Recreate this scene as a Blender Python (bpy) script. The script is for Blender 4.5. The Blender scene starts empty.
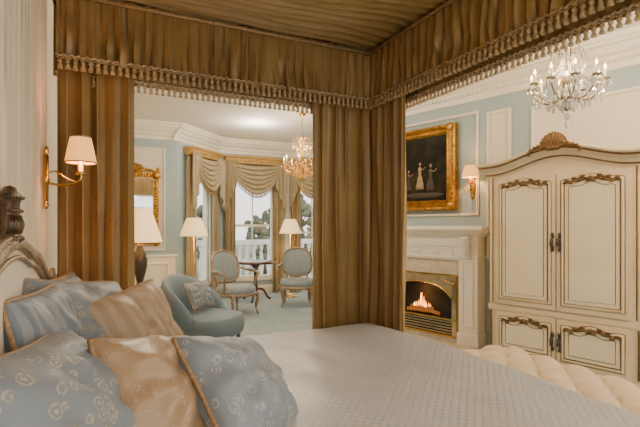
import bpy, math, random
from mathutils import Vector, Matrix, noise
random.seed(7)
pi=math.pi
C=bpy.context.scene.collection
# ------------------------------------------------------------------ materials
def _nodes(name):
    m=bpy.data.materials.new(name); m.use_nodes=True
    nt=m.node_tree; b=nt.nodes['Principled BSDF']
    return m,nt,b
def rgba(c): return (c[0],c[1],c[2],1)
def mathn(nt,op,a,b=None,c=None):
    n=nt.nodes.new('ShaderNodeMath'); n.operation=op
    for i,v in enumerate((a,b,c)):
        if v is None: continue
        if isinstance(v,(int,float)): n.inputs[i].default_value=v
        else: nt.links.new(v,n.inputs[i])
    return n.outputs[0]
def mix(nt,f,a,b):
    n=nt.nodes.new('ShaderNodeMix'); n.data_type='RGBA'
    if isinstance(f,(int,float)): n.inputs[0].default_value=f
    else: nt.links.new(f,n.inputs[0])
    for i,v in ((6,a),(7,b)):
        if isinstance(v,tuple): n.inputs[i].default_value=rgba(v)
        else: nt.links.new(v,n.inputs[i])
    return n.outputs[2]
def noise_tex(nt,scale,detail=3,rough=.55,vec=None):
    n=nt.nodes.new('ShaderNodeTexNoise'); n.inputs['Scale'].default_value=scale
    n.inputs['Detail'].default_value=detail; n.inputs['Roughness'].default_value=rough
    if vec: nt.links.new(vec,n.inputs['Vector'])
    return n.outputs['Fac']
def objco(nt):
    n=nt.nodes.new('ShaderNodeTexCoord'); return n.outputs['Object']
def ramp(nt,fac,stops):
    n=nt.nodes.new('ShaderNodeValToRGB'); cr=n.color_ramp
    while len(cr.elements)<len(stops): cr.elements.new(.5)
    for e,(p,c) in zip(cr.elements,stops):
        e.position=p; e.color=rgba(c) if isinstance(c,tuple) else (c,c,c,1)
    nt.links.new(fac,n.inputs[0]); return n.outputs[0]
def bump(nt,b,h,strength=.3,dist=.01):
    n=nt.nodes.new('ShaderNodeBump'); n.inputs['Strength'].default_value=strength
    n.inputs['Distance'].default_value=dist
    nt.links.new(h,n.inputs['Height']); nt.links.new(n.outputs[0],b.inputs['Normal'])
def mat(name,c,c2=None,rough=.6,metal=0,scale=8,bmp=0,bscale=None,sheen=0,emis=0,ecol=None,trans=0,spec=.5,coat=0):
    m,nt,b=_nodes(name)
    co=objco(nt)
    c2=c2 or tuple(x*.85 for x in c)
    f=ramp(nt,noise_tex(nt,scale,4,.6,co),[(.3,0.0),(.7,1.0)])
    nt.links.new(mix(nt,f,c,c2),b.inputs['Base Color'])
    b.inputs['Roughness'].default_value=rough; b.inputs['Metallic'].default_value=metal
    b.inputs['Specular IOR Level'].default_value=spec
    if sheen: b.inputs['Sheen Weight'].default_value=sheen
    if coat: b.inputs['Coat Weight'].default_value=coat
    if emis:
        b.inputs['Emission Color'].default_value=rgba(ecol or c); b.inputs['Emission Strength'].default_value=emis
    if trans: b.inputs['Transmission Weight'].default_value=trans
    if bmp: bump(nt,b,noise_tex(nt,bscale or scale*4,3,.6,co),bmp)
    return m
def lattice_mat(name,c,c2,k,axes=(0,1),rough=.5,thr=.0,sheen=.1,amt=1.0,nz=1.2):
    """small woven motifs on a diagonal lattice plus a fine twill grain"""
    m,nt,b=_nodes(name); co=objco(nt)
    s=nt.nodes.new('ShaderNodeSeparateXYZ'); nt.links.new(co,s.inputs[0])
    x=s.outputs[axes[0]]; y=s.outputs[axes[1]]
    p=mathn(nt,'SINE',mathn(nt,'MULTIPLY',mathn(nt,'ADD',x,y),k))
    q=mathn(nt,'SINE',mathn(nt,'MULTIPLY',mathn(nt,'SUBTRACT',x,y),k))
    pq=mathn(nt,'ABSOLUTE',mathn(nt,'MULTIPLY',p,q))
    n=noise_tex(nt,k*1.3,2,.5,co)
    v=mathn(nt,'ADD',pq,mathn(nt,'MULTIPLY',mathn(nt,'SUBTRACT',n,.5),nz))
    f=ramp(nt,v,[(.42+thr,0.0),(.58+thr,1.0)])
    base=mix(nt,mathn(nt,'MULTIPLY',f,amt),c,c2)
    nt.links.new(base,b.inputs['Base Color'])
    b.inputs['Sheen Weight'].default_value=sheen
    rr=mathn(nt,'ADD',mathn(nt,'MULTIPLY',f,-.15),rough); nt.links.new(rr,b.inputs['Roughness'])
    bump(nt,b,f,.3,.003)
    return m
def floral_mat(name,c,c2,scale,rough=.5,stripe=0,sc=(1,1,1),amt=1.0):
    m,nt,b=_nodes(name); co=objco(nt)
    mp=nt.nodes.new('ShaderNodeMapping'); nt.links.new(co,mp.inputs[0]); mp.inputs['Scale'].default_value=sc
    nz=nt.nodes.new('ShaderNodeTexNoise'); nz.inputs['Scale'].default_value=scale*.8; nt.links.new(mp.outputs[0],nz.inputs[0])
    va=nt.nodes.new('ShaderNodeVectorMath'); va.operation='MULTIPLY_ADD'
    nt.links.new(nz.outputs['Color'],va.inputs[0]); va.inputs[1].default_value=(.6/scale,)*3; nt.links.new(mp.outputs[0],va.inputs[2])
    vo=nt.nodes.new('ShaderNodeTexVoronoi'); vo.inputs['Scale'].default_value=scale; nt.links.new(va.outputs[0],vo.inputs['Vector'])
    d=vo.outputs['Distance']
    f=ramp(nt,d,[(.0,1.0),(.13,1.0),(.17,0.0),(.24,0.0),(.28,.9),(.36,.9),(.41,0.0)])
    fi=noise_tex(nt,scale*5,2,.5,mp.outputs[0])
    f=mathn(nt,'MULTIPLY',f,ramp(nt,fi,[(.38,0.0),(.52,1.0)]))
    base=mix(nt,mathn(nt,'MULTIPLY',f,amt),c,c2)
    nt.links.new(base,b.inputs['Base Color'])
    b.inputs['Roughness'].default_value=rough; b.inputs['Sheen Weight'].default_value=.1
    bump(nt,b,f,.4,.004)
    return m
def stripe_mat(name,c,c2,k,axis=0,rough=.5,noise_amt=.2):
    m,nt,b=_nodes(name); co=objco(nt)
    s=nt.nodes.new('ShaderNodeSeparateXYZ'); nt.links.new(co,s.inputs[0])
    f=ramp(nt,mathn(nt,'ADD',mathn(nt,'MULTIPLY',mathn(nt,'SINE',mathn(nt,'MULTIPLY',s.outputs[axis],k)),.5),.5),[(.4,0.0),(.6,1.0)])
    base=mix(nt,f,c,c2)
    n=noise_tex(nt,40,3,.6,co)
    base=mix(nt,mathn(nt,'MULTIPLY',n,noise_amt),base,tuple(x*.5 for x in c))
    nt.links.new(base,b.inputs['Base Color']); b.inputs['Roughness'].default_value=rough
    b.inputs['Sheen Weight'].default_value=.1
    return m
GOLDFAB=mat('gold_silk',(.335,.205,.068),(.25,.145,.044),rough=.40,scale=3,bmp=.08,bscale=120,sheen=.05)
GOLDLIN=mat('gold_silk_lining',(.40,.26,.095),(.30,.19,.062),rough=.42,scale=2,bmp=.08,bscale=90,sheen=.05)
FRINGE=mat('fringe_thread',(.52,.37,.18),(.21,.125,.055),rough=.7,scale=60)
FRINGEP=mat('fringe_pale',(.72,.57,.35),(.34,.22,.11),rough=.7,scale=70)
BLUEWALL=mat('blue_paint',(.40,.495,.51),(.37,.465,.48),rough=.7,scale=2)
CREAM=mat('cream_paint',(.80,.67,.50),(.76,.63,.46),rough=.6,scale=2)
CREAMP=mat('cream_panel_paint',(.82,.74,.60),(.78,.70,.56),rough=.65,scale=1.5)
WHITE=mat('white_trim_paint',(.90,.83,.70),(.86,.79,.66),rough=.45,scale=2)
CEIL=mat('ceiling_paint',(.92,.88,.80),(.89,.85,.77),rough=.8,scale=1)
CARPET=floral_mat('carpet',(.27,.35,.375),(.39,.43,.41),3,rough=.95)
HEARTH=mat('hearth_marble',(.66,.54,.38),(.46,.35,.23),rough=.3,scale=5)
MARBLE=mat('cream_marble',(.76,.66,.50),(.54,.46,.36),rough=.25,scale=9)
GILT=mat('gilt',(.60,.32,.055),(.22,.10,.015),rough=.34,metal=.8,scale=18,bmp=.25,bscale=60)
BRASS=mat('brass',(.72,.45,.13),(.55,.33,.09),rough=.22,metal=1,scale=10)
PEWTER=mat('pewter_brass',(.66,.56,.38),(.44,.36,.22),rough=.3,metal=.85,scale=14)
SILVERC=mat('silver_gilt_carving',(.60,.46,.29),(.19,.125,.07),rough=.42,metal=.3,scale=60,bmp=.4,bscale=90)
CRESTM=mat('dark_gilt_crest',(.22,.135,.07),(.022,.014,.009),rough=.35,metal=.4,scale=40,bmp=.3,bscale=100)
ANTIQ=mat('antique_cream',(.76,.61,.39),(.66,.51,.30),rough=.45,scale=4,bmp=.05)
ANTIQ2=mat('antique_cream_panel',(.82,.69,.48),(.75,.61,.40),rough=.45,scale=3)
ANTGOLD=mat('antique_gold_glaze',(.25,.135,.04),(.10,.05,.014),rough=.4,metal=.3,scale=30,bmp=.3,bscale=70)
IRON=mat('dark_iron',(.05,.05,.055),(.10,.09,.08),rough=.4,metal=.8,scale=30)
DARKW=mat('dark_wood',(.12,.04,.016),(.045,.016,.008),rough=.28,scale=6,coat=.4)
GREYW=mat('grey_painted_wood',(.36,.27,.175),(.19,.135,.085),rough=.45,scale=15)
BLUEFAB=floral_mat('blue_upholstery',(.145,.20,.24),(.20,.26,.30),22,rough=.6,amt=.6)
GREYFAB=floral_mat('grey_damask_upholstery',(.25,.29,.31),(.38,.38,.34),18,rough=.6)
SHADE=mat('lamp_shade',(.82,.64,.38),(.78,.60,.34),rough=.8,scale=3,emis=1.2,ecol=(1,.62,.26))
SHADEW=mat('sconce_shade',(.80,.48,.19),(.76,.44,.16),rough=.8,scale=3,emis=1.4,ecol=(1,.44,.10))
BULB=mat('lit_bulb',(1,.85,.6),rough=.5,emis=14,ecol=(1,.55,.20))
CANDLE=mat('candle_sleeve',(.9,.80,.60),rough=.5,emis=.4,ecol=(1,.70,.34))
CRYST=mat('crystal',(.92,.88,.80),(.60,.55,.47),rough=.05,scale=20,trans=.6,emis=.04,ecol=(1,.8,.5))
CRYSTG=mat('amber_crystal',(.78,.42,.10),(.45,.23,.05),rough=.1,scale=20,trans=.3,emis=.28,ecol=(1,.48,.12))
COVER=lattice_mat('bedspread_jacquard',(.335,.335,.345),(.53,.505,.485),84,(0,1),rough=.40,thr=.02,nz=1.0)
BENCHF=mat('bench_velvet',(.66,.50,.32),(.58,.43,.27),rough=.6,scale=10,sheen=.1)
SHEER=mat('cream_sheer',(.82,.65,.45),(.78,.61,.41),rough=.8,scale=3,sheen=.05)
HBFAB=mat('headboard_cream_silk',(.82,.70,.53),(.77,.65,.48),rough=.6,scale=3,sheen=.1)
CURT=stripe_mat('striped_bay_curtain',(.54,.41,.21),(.33,.27,.16),60,0,noise_amt=.1)
SWAG=mat('swag_fabric',(.47,.36,.20),(.31,.265,.17),scale=14,rough=.45)
VALB=floral_mat('valance_gold_brocade',(.52,.31,.08),(.24,.13,.03),14)
PIL_BLUE=floral_mat('pillow_blue_floral',(.185,.21,.235),(.42,.36,.27),24)
PIL_SILV=floral_mat('pillow_silver_blue',(.20,.225,.25),(.38,.37,.345),22,amt=.9)
PIL_DAM=floral_mat('pillow_blue_damask',(.17,.19,.21),(.40,.31,.18),28)
PIL_STR=stripe_mat('pillow_blue_stripe',(.15,.18,.21),(.26,.27,.28),150,0)
PIL_GOLD=floral_mat('pillow_gold',(.33,.215,.12),(.47,.33,.20),30,rough=.36,amt=.6)
PIL_GSTR=stripe_mat('pillow_gold_stripe',(.32,.215,.125),(.39,.275,.17),120,0,noise_amt=.1)
PIPE=mat('pillow_cord',(.20,.11,.045),(.42,.28,.15),rough=.6,scale=90)
BLACK=mat('firebox_soot',(.012,.010,.008),(.02,.017,.014),rough=.8)
LOG=mat('fire_log',(.16,.09,.05),(.05,.03,.02),rough=.9,scale=20,emis=.3,ecol=(1,.25,.03))
FLAME=mat('flame',(1,.4,.08),rough=.5,emis=4,ecol=(1,.24,.015))
FLAMEY=mat('flame_core',(1,.7,.3),rough=.5,emis=7,ecol=(1,.44,.06))
URN=mat('dark_bronze_urn',(.05,.04,.035),(.12,.09,.06),rough=.35,metal=.5,scale=25)
MIRR=mat('mirror_glass',(.85,.86,.86),(.85,.86,.86),rough=.03,metal=1)
STONE=mat('white_stone',(.80,.80,.78),(.7,.7,.68),rough=.8)
DECK=mat('deck_stone',(.55,.55,.53),(.45,.45,.43),rough=.9)
GRASS=mat('lawn',(.16,.20,.12),(.22,.24,.16),rough=1,scale=.3)
LEAF=mat('foliage',(.085,.11,.07),(.16,.18,.12),rough=1,scale=.8)
BARK=mat('bark',(.12,.10,.085),rough=1)
def glass_mat():
    m,nt,b=_nodes('window_glass'); t=nt.nodes.new('ShaderNodeBsdfTransparent'); g=nt.nodes.new('ShaderNodeBsdfGlossy')
    g.inputs['Roughness'].default_value=.02; mx=nt.nodes.new('ShaderNodeMixShader'); mx.inputs[0].default_value=.05
    nt.links.new(t.outputs[0],mx.inputs[1]); nt.links.new(g.outputs[0],mx.inputs[2])
    nt.links.new(mx.outputs[0],nt.nodes['Material Output'].inputs[0]); return m
GLASS=glass_mat()
def canvas_mat():
    m,nt,b=_nodes('oil_painting'); co=objco(nt)
    f=noise_tex(nt,3.2,5,.6,co)
    s=nt.nodes.new('ShaderNodeSeparateXYZ'); nt.links.new(co,s.inputs[0])
    c=ramp(nt,f,[(.3,(.004,.006,.005)),(.5,(.014,.013,.008)),(.68,(.06,.035,.012)),(.8,(.09,.07,.03))])
    sky=ramp(nt,mathn(nt,'ADD',mathn(nt,'MULTIPLY',s.outputs[2],1.1),.1),[(.45,0.0),(.62,.6)])
    c=mix(nt,mathn(nt,'MULTIPLY',sky,f),c,(.06,.10,.08))
    nt.links.new(c,b.inputs['Base Color']); b.inputs['Roughness'].default_value=.6; b.inputs['Specular IOR Level'].default_value=.12; return m
CANVAS=canvas_mat()
DRESS=mat('painted_dress',(.46,.34,.17),(.20,.12,.05),rough=.5,scale=22)
DRESS2=mat('painted_coat',(.06,.03,.02),(.03,.02,.012),rough=.5,scale=15)
SKINP=mat('painted_skin',(.36,.20,.11),rough=.5)
# ------------------------------------------------------------------ mesh builder
class MB:
    def __init__(s): s.v=[];s.f=[];s.m=[];s.s=[]
    def add(s,vs,fs,m=0,smooth=True,M=None):
        o=len(s.v)
        for v in vs:
            v=Vector(v)
            if M is not None: v=M@v
            s.v.append(v)
        for f in fs:
            s.f.append([i+o for i in f]); s.m.append(m); s.s.append(smooth)
        return s
    def box(s,c,d,m=0,rz=0,rx=0,ry=0):
        x,y,z=d[0]/2,d[1]/2,d[2]/2
        vs=[(a*x,b*y,e*z) for e in(-1,1) for b in(-1,1) for a in(-1,1)]
        fs=[(0,2,3,1),(4,5,7,6),(0,1,5,4),(2,6,7,3),(0,4,6,2),(1,3,7,5)]
        M=Matrix.Translation(c)@Matrix.Rotation(rz,4,'Z')@Matrix.Rotation(ry,4,'Y')@Matrix.Rotation(rx,4,'X')
        return s.add(vs,fs,m,False,M)
    def bb(s,x0,x1,y0,y1,z0,z1,m=0):
        return s.box(((x0+x1)/2,(y0+y1)/2,(z0+z1)/2),(abs(x1-x0),abs(y1-y0),abs(z1-z0)),m)
    def lathe(s,prof,c=(0,0,0),seg=20,m=0,M=None,sx=1,sy=1,smooth=True,flute=0,nf=0):
        vs=[];fs=[];n=len(prof)
        for (r,z) in prof:
            for j in range(seg):
                a=2*pi*j/seg; rr=r*(1+(flute*math.cos(nf*a) if nf else 0))
                vs.append((c[0]+rr*math.cos(a)*sx,c[1]+rr*math.sin(a)*sy,c[2]+z))
        for i in range(n-1):
            for j in range(seg):
                k=(j+1)%seg
                fs.append((i*seg+j,i*seg+k,(i+1)*seg+k,(i+1)*seg+j))
        if prof[0][0]>1e-4: fs.append(tuple(range(seg-1,-1,-1)))
        if prof[-1][0]>1e-4: fs.append(tuple((n-1)*seg+j for j in range(seg)))
        return s.add(vs,fs,m,smooth,M)
    def ell(s,c,r,m=0,seg=12,rings=8,M=None):
        prof=[(max(math.sin(pi*i/rings),1e-5),-math.cos(pi*i/rings)) for i in range(rings+1)]
        vs=[];fs=[]
        for (a,z) in prof:
            for j in range(seg):
                t=2*pi*j/seg; vs.append((c[0]+r[0]*a*math.cos(t),c[1]+r[1]*a*math.sin(t),c[2]+r[2]*z))
        for i in range(rings):
            for j in range(seg):
                k=(j+1)%seg; fs.append((i*seg+j,i*seg+k,(i+1)*seg+k,(i+1)*seg+j))
        return s.add(vs,fs,m,True,M)
    def tube(s,pts,r,seg=8,m=0,closed=False,M=None,flat=1):
        pts=[Vector(p) for p in pts]; n=len(pts)
        rs=list(r) if isinstance(r,(list,tuple)) else [r]*n
        while len(rs)<n: rs.append(rs[-1])
        vs=[];fs=[];up=None
        for i,p in enumerate(pts):
            if closed: t=pts[(i+1)%n]-pts[i-1]
            else: t=pts[min(i+1,n-1)]-pts[max(i-1,0)]
            if t.length<1e-9: t=Vector((0,0,1))
            t.normalize()
            if up is None:
                up=Vector((0,0,1)) if abs(t.z)<.9 else Vector((0,1,0))
            a=up-t*up.dot(t)
            if a.length<1e-6: a=Vector((1,0,0))-t*t.x
            a.normalize(); up=a; b=t.cross(a)
            for j in range(seg):
                q=2*pi*j/seg; vs.append(p+a*math.cos(q)*rs[i]+b*math.sin(q)*rs[i]*flat)
        for i in range(n if closed else n-1):
            k2=(i+1)%n
            for j in range(seg):
                k=(j+1)%seg; fs.append((i*seg+j,i*seg+k,k2*seg+k,k2*seg+j))
        if not closed:
            fs.append(tuple(range(seg-1,-1,-1))); fs.append(tuple((n-1)*seg+j for j in range(seg)))
        return s.add(vs,fs,m,True,M)
    def sheet(s,fn,nu,nv,m=0,closeu=False,M=None):
        vs=[fn(i/nu,j/nv) for j in range(nv+1) for i in range(nu+1)]
        w=nu+1
        fs=[(j*w+i,j*w+i+1,(j+1)*w+i+1,(j+1)*w+i) for j in range(nv) for i in range(nu)]
        return s.add(vs,fs,m,True,M)
    def prism(s,poly,y0,y1,m=0,M=None):
        n=len(poly)
        vs=[(p[0],y0,p[1]) for p in poly]+[(p[0],y1,p[1]) for p in poly]
        fs=[tuple(range(n)),tuple(range(2*n-1,n-1,-1))]+[(i,i+n,(i+1)%n+n,(i+1)%n) for i in range(n)]
        return s.add(vs,fs,m,False,M)
    def sweep(s,path,prof,m=0,closed=False,smooth=False):
        n=len(path);k=len(prof);vs=[];fs=[]
        for (x,y,z,nx,ny) in path:
            for (a,b) in prof: vs.append((x+nx*a,y+ny*a,z+b))
        for i in range(n if closed else n-1):
            i2=(i+1)%n
            for j in range(k-1): fs.append((i*k+j,i2*k+j,i2*k+j+1,i*k+j+1))
        return s.add(vs,fs,m,smooth)
    def obj(s,name,mats,parent=None,bevel=0,subd=0,solid=0,loc=None,rz=0):
        me=bpy.data.meshes.new(name)
        me.from_pydata([tuple(v) for v in s.v],[],s.f)
        if not isinstance(mats,(list,tuple)): mats=[mats]
        for x in mats: me.materials.append(x)
        me.polygons.foreach_set('material_index',s.m); me.polygons.foreach_set('use_smooth',s.s)
        me.update()
        o=bpy.data.objects.new(name,me); C.objects.link(o)
        if parent: o.parent=parent
        if loc: o.location=loc
        if rz: o.rotation_euler=(0,0,rz)
        if solid:
            q=o.modifiers.new('solid','SOLIDIFY'); q.thickness=solid
        if bevel:
            q=o.modifiers.new('bevel','BEVEL'); q.width=bevel; q.segments=2; q.limit_method='ANGLE'; q.angle_limit=.6
        if subd:
            q=o.modifiers.new('subd','SUBSURF'); q.levels=subd; q.render_levels=subd
        return o
def tag(o,label,cat,group=None):
    o['label']=label; o['category']=cat
    if group: o['group']=group
    return o
def thing(name,label,cat,loc=(0,0,0),rz=0,group=None):
    e=bpy.data.objects.new(name,None); e.empty_display_size=.1; C.objects.link(e)
    e.location=loc; e.rotation_euler=(0,0,rz); return tag(e,label,cat,group)
def struct(o): o['kind']='structure'; return o
def clone(o,parent=None,loc=None,rz=None,label=None):
    c=o.copy(); C.objects.link(c)
    if parent is not None: c.parent=parent
    if loc is not None: c.location=loc
    if rz is not None: c.rotation_euler=(0,0,rz)
    if label: c['label']=label
    for ch in list(o.children): clone(ch,parent=c)
    return c
def light(name,loc,w,col=(1,.75,.45),r=.05,parent=None):
    l=bpy.data.lights.new(name,'POINT'); l.energy=w; l.color=col; l.shadow_soft_size=r
    o=bpy.data.objects.new(name,l); C.objects.link(o); o.location=loc
    if parent: o.parent=parent
    return o
def spline(pts,n=8):
    P=[Vector(p) for p in pts]; out=[]
    for i in range(len(P)-1):
        p0=P[max(i-1,0)];p1=P[i];p2=P[i+1];p3=P[min(i+2,len(P)-1)]
        for k in range(n):
            t=k/n; out.append(.5*((2*p1)+(-p0+p2)*t+(2*p0-5*p1+4*p2-p3)*t*t+(-p0+3*p1-3*p2+p3)*t**3))
    out.append(P[-1]); return out
def pleats(mb,path,z0,z1,n,a0,a1,m=0,per=8,nz=10,seed=0,zfn=None,wild=.8,wob=.0):
    P=[Vector((p[0],p[1])) for p in path]; L=[0]
    for i in range(1,len(P)): L.append(L[-1]+(P[i]-P[i-1]).length)
    rnd=random.Random(seed); ph=[rnd.uniform(-wild,wild)*1.6 for _ in range(n+2)]; am=[rnd.uniform(1-.5*wild,1+.45*wild) for _ in range(n+2)]
    def at(u):
        d=u*L[-1]
        for i in range(1,len(P)):
            if d<=L[i]+1e-9:
                t=(d-L[i-1])/(L[i]-L[i-1]); q=P[i-1].lerp(P[i],t); dr=(P[i]-P[i-1]).normalized(); return q,dr
        return P[-1],(P[-1]-P[-2]).normalized()
    def fn(u,v):
        q,dr=at(u); nrm=Vector((-dr.y,dr.x)); k=u*n; i=int(k); fr=k-i; fr=fr*fr*(3-2*fr)
        phs=ph[i]*(1-fr)+ph[i+1]*fr; ampn=am[i]*(1-fr)+am[i+1]*fr
        a=(a0+(a1-a0)*v)*ampn
        vv=.3+.7*v
        w=math.sin(2*pi*k+phs*vv+ wob*4*noise.noise(Vector((k*.5,v*2.2,seed))))
        w=math.copysign(abs(w)**.9,w)
        w+=.15*math.sin(4*pi*k*1.03+2*phs+v*1.5)
        w+=wob*2.2*noise.noise(Vector((k*1.1,v*2.8,seed+5.5)))
        zz=z0+(z1-z0)*v
        if zfn: zz=z0+(zfn(u)-z0)*v
        p=q+nrm*a*w+dr*a*.4*math.sin(4*pi*k+phs)
        return (p.x,p.y,zz)
    mb.sheet(fn,n*per,nz,m)
def fringe(mb,path,z,sp=.035,ln=.04,m=0,r=.011):
    for i in range(1,len(path)):
        a=Vector(path[i-1][:2]);b=Vector(path[i][:2]);n=max(1,int((b-a).length/sp))
        for k in range(n):
            p=a.lerp(b,(k+.5)/n)
            mb.lathe([(.001,.004),(r*.35,-.006),(r*.95,-.016),(r*.95,-.024),(r*.5,-.030),(r*.95,-.04),(r*1.15,-ln),(.001,-ln-.001)],(p.x,p.y,z),7,m)
        pts=[];pt2=[]
        for k in range(n*4+1):
            p=a.lerp(b,k/(n*4)); pts.append((p.x,p.y,z+.012+.006*math.cos(pi*k/2))); pt2.append((p.x,p.y,z+.003-.010*abs(math.sin(pi*k/4))))
        mb.tube(pts,.008,5,m); mb.tube(pt2,.004,4,m)
# ------------------------------------------------------------------ walls
CEILZ=3.15
WALLS={}
def wall(name,p0,p1,openings=(),mats=BLUEWALL,thick=.14,z1=CEILZ):
    d=Vector((p1[0]-p0[0],p1[1]-p0[1])); L=d.length; ang=math.atan2(d.y,d.x)
    mb=MB(); xs=0
    for (a,b,za,zb) in sorted(openings):
        if a>xs: mb.bb(xs,a,0,thick,0,z1)
        if za>0: mb.bb(a,b,0,thick,0,za)
        if zb<z1: mb.bb(a,b,0,thick,zb,z1)
        xs=b
    mb.bb(xs,L,0,thick,0,z1)
    o=struct(mb.obj(name,mats,loc=(p0[0],p0[1],0),rz=ang)); WALLS[name]=(p0,ang,L); return o
def wp(w,x,y=0,z=0):
    p0,ang,L=WALLS[w]; c,s=math.cos(ang),math.sin(ang)
    return (p0[0]+x*c-y*s,p0[1]+x*s+y*c,z)
tn=[0]
def trim(mb,w,mats=WHITE,bevel=0):
    tn[0]+=1; p0,ang,L=WALLS[w]
    return struct(mb.obj('trim_%d'%tn[0],mats,loc=(p0[0],p0[1],0),rz=ang,bevel=bevel))
def crown(w,e0=0,e1=0,sc=1):
    L=WALLS[w][2]; mb=MB()
    prof=[(0,-.30),(.015,-.30),(.02,-.285),(.02,-.235),(.035,-.225),(.045,-.19),(.05,-.17),(.09,-.15),(.12,-.11),(.13,-.09),(.165,-.085),(.165,-.055),(.185,-.045),(.20,-.015),(.20,0)]
    mb.sweep([(-e0,0,CEILZ-.001,0,-1),(L+e1,0,CEILZ-.001,0,-1)],[(a*sc,b*sc) for a,b in prof])
    n=int(L/.06)
    for i in range(n): mb.bb(i*.06,i*.06+.033,-.06*sc,-.02,CEILZ-.225*sc,CEILZ-.19*sc)
    return trim(mb,w)
def baseboard(w,x0,x1,side):
    mb=MB(); prof=[(0,0.0),(.022,0),(.022,.12),(.016,.14),(.010,.155),(0,.165)]
    mb.sweep([(x0,0,0,0,-1),(x1,0,0,0,-1)],prof)
    p0,ang,L=WALLS[w]; return struct(mb.obj('baseboard_'+side,WHITE,loc=(p0[0],p0[1],0),rz=ang))
def panel(w,x0,x1,z0,z1,fill=CREAMP):
    mb=MB(); t=.032
    if fill is not None: mb.bb(x0,x1,-.006,-.0005,z0,z1,1)
    for (a,b,c,d) in ((x0,x1,z0,z0+t),(x0,x1,z1-t,z1),(x0,x0+t,z0+t,z1-t),(x1-t,x1,z0+t,z1-t)):
        mb.bb(a,b,-.022,-.006,c,d,0); 
        mb.bb(a+.008,b-.008,-.034,-.022,c+.008,d-.008,0)
    return trim(mb,w,[WHITE,fill or WHITE],.003)
F1=(3.454,5.716); F2=(5.33,-1.02)
HWX=-.28
wall('wall_head',(HWX,-2.2),(HWX,8.07),mats=CREAM)
wall('wall_back',(HWX,8.07),(1.195,8.07))
wall('wall_bay_left',(1.195,8.07),(2.12,9.0),[(.32,1.0,.32,2.5)])
wall('wall_bay_center',(2.12,9.0),(3.59,9.0),[(.28,1.2,.32,2.5)])
wall('wall_bay_right',(3.59,9.0),(4.55,8.3),[(.05,1.05,.02,2.5)])
wall('wall_bay_return',(4.55,8.3),(4.55,5.9))
wall('wall_alcove',(4.55,5.9),F1)
wall('wall_fireplace',F1,F2)
for w,e0,e1 in (('wall_head',0,0),('wall_back',0,.1),('wall_bay_left',.1,.1),('wall_bay_center',.1,.1),('wall_bay_right',.1,0),('wall_bay_return',0,0),('wall_alcove',0,0),('wall_fireplace',.05,0)): crown(w,e0,e1,.95)
poly=[(HWX,-2.2),(HWX,8.07),(1.195,8.07),(2.12,9.0),(3.59,9.0),(4.55,8.3),(4.55,5.9),F1,F2,(5.33,-2.2)]
def slab(name,z0,z1,m):
    mb=MB(); n=len(poly)
    vs=[(x,y,z0) for x,y in poly]+[(x,y,z1) for x,y in poly]
    fs=[tuple(range(n)),tuple(range(2*n-1,n-1,-1))]+[(i,i+n,(i+1)%n+n,(i+1)%n) for i in range(n)]
    mb.add(vs,fs,0,False); return struct(mb.obj(name,m))
slab('floor',-.1,0,CARPET); slab('ceiling',CEILZ,CEILZ+.1,CEIL)
baseboard('wall_back',0,1.44,'back'); baseboard('wall_bay_left',0,1.31,'bay_left'); baseboard('wall_bay_center',0,1.47,'bay_center')
baseboard('wall_fireplace',0,.32,'fireplace_near_bay'); baseboard('wall_fireplace',2.1,6.9,'fireplace')
panel('wall_back',.05,1.28,.98,2.72)
panel('wall_back',.05,1.34,.22,.78)
mb=MB(); mb.sweep([(0,0,.86,0,-1),(1.475,0,.86,0,-1)],[(0,0),(.02,.005),(.035,.03),(.03,.045),(0,.05)]); trim(mb,'wall_back')
mb=MB(); mb.bb(0,1.45,-.005,-.0005,.16,.86); trim(mb,'wall_back',CREAMP)
panel('wall_fireplace',.42,1.90,1.52,2.74,None)
panel('wall_fireplace',2.00,2.28,1.02,2.70)
panel('wall_fireplace',2.50,4.2,1.02,2.66)
mb=MB(); mb.sweep([(2.1,0,.86,0,-1),(7,0,.86,0,-1)],[(0,0),(.02,.005),(.035,.03),(.03,.045),(0,.05)]); trim(mb,'wall_fireplace')
wn=[0]
def window(w,x0,x1,z0,z1,cols=2):
    wn[0]+=1; p0,ang,L=WALLS[w]; mb=MB(); t=.05
    for (a,b,c,d) in ((x0,x1,z0,z0+t),(x0,x1,z1-t,z1),(x0,x0+t,z0+t,z1-t),(x1-t,x1,z0+t,z1-t)): mb.bb(a,b,.03,.11,c,d)
    zm=z0+(z1-z0)*.5; mb.bb(x0+t,x1-t,.045,.09,zm-.025,zm+.025)
    for i in range(1,cols):
        xx=x0+(x1-x0)*i/cols; mb.bb(xx-.01,xx+.01,.055,.085,z0+t,z1-t)
    for (a,b,c,d) in ((x0-.07,x1+.07,z1,z1+.08),(x0-.07,x0,z0,z1),(x1,x1+.07,z0,z1),(x0-.09,x1+.09,z0-.05,z0)): mb.bb(a,b,-.025,-.0005,c,d)
    mb.bb(x0+t,x1-t,.066,.07,z0+t,z1-t,1)
    return struct(mb.obj('window_%d'%wn[0],[WHITE,GLASS],loc=(p0[0],p0[1],0),rz=ang))
window('wall_bay_left',.32,1.0,.32,2.5); window('wall_bay_center',.28,1.2,.32,2.5); window('wall_bay_right',.05,1.05,.02,2.5)
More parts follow.
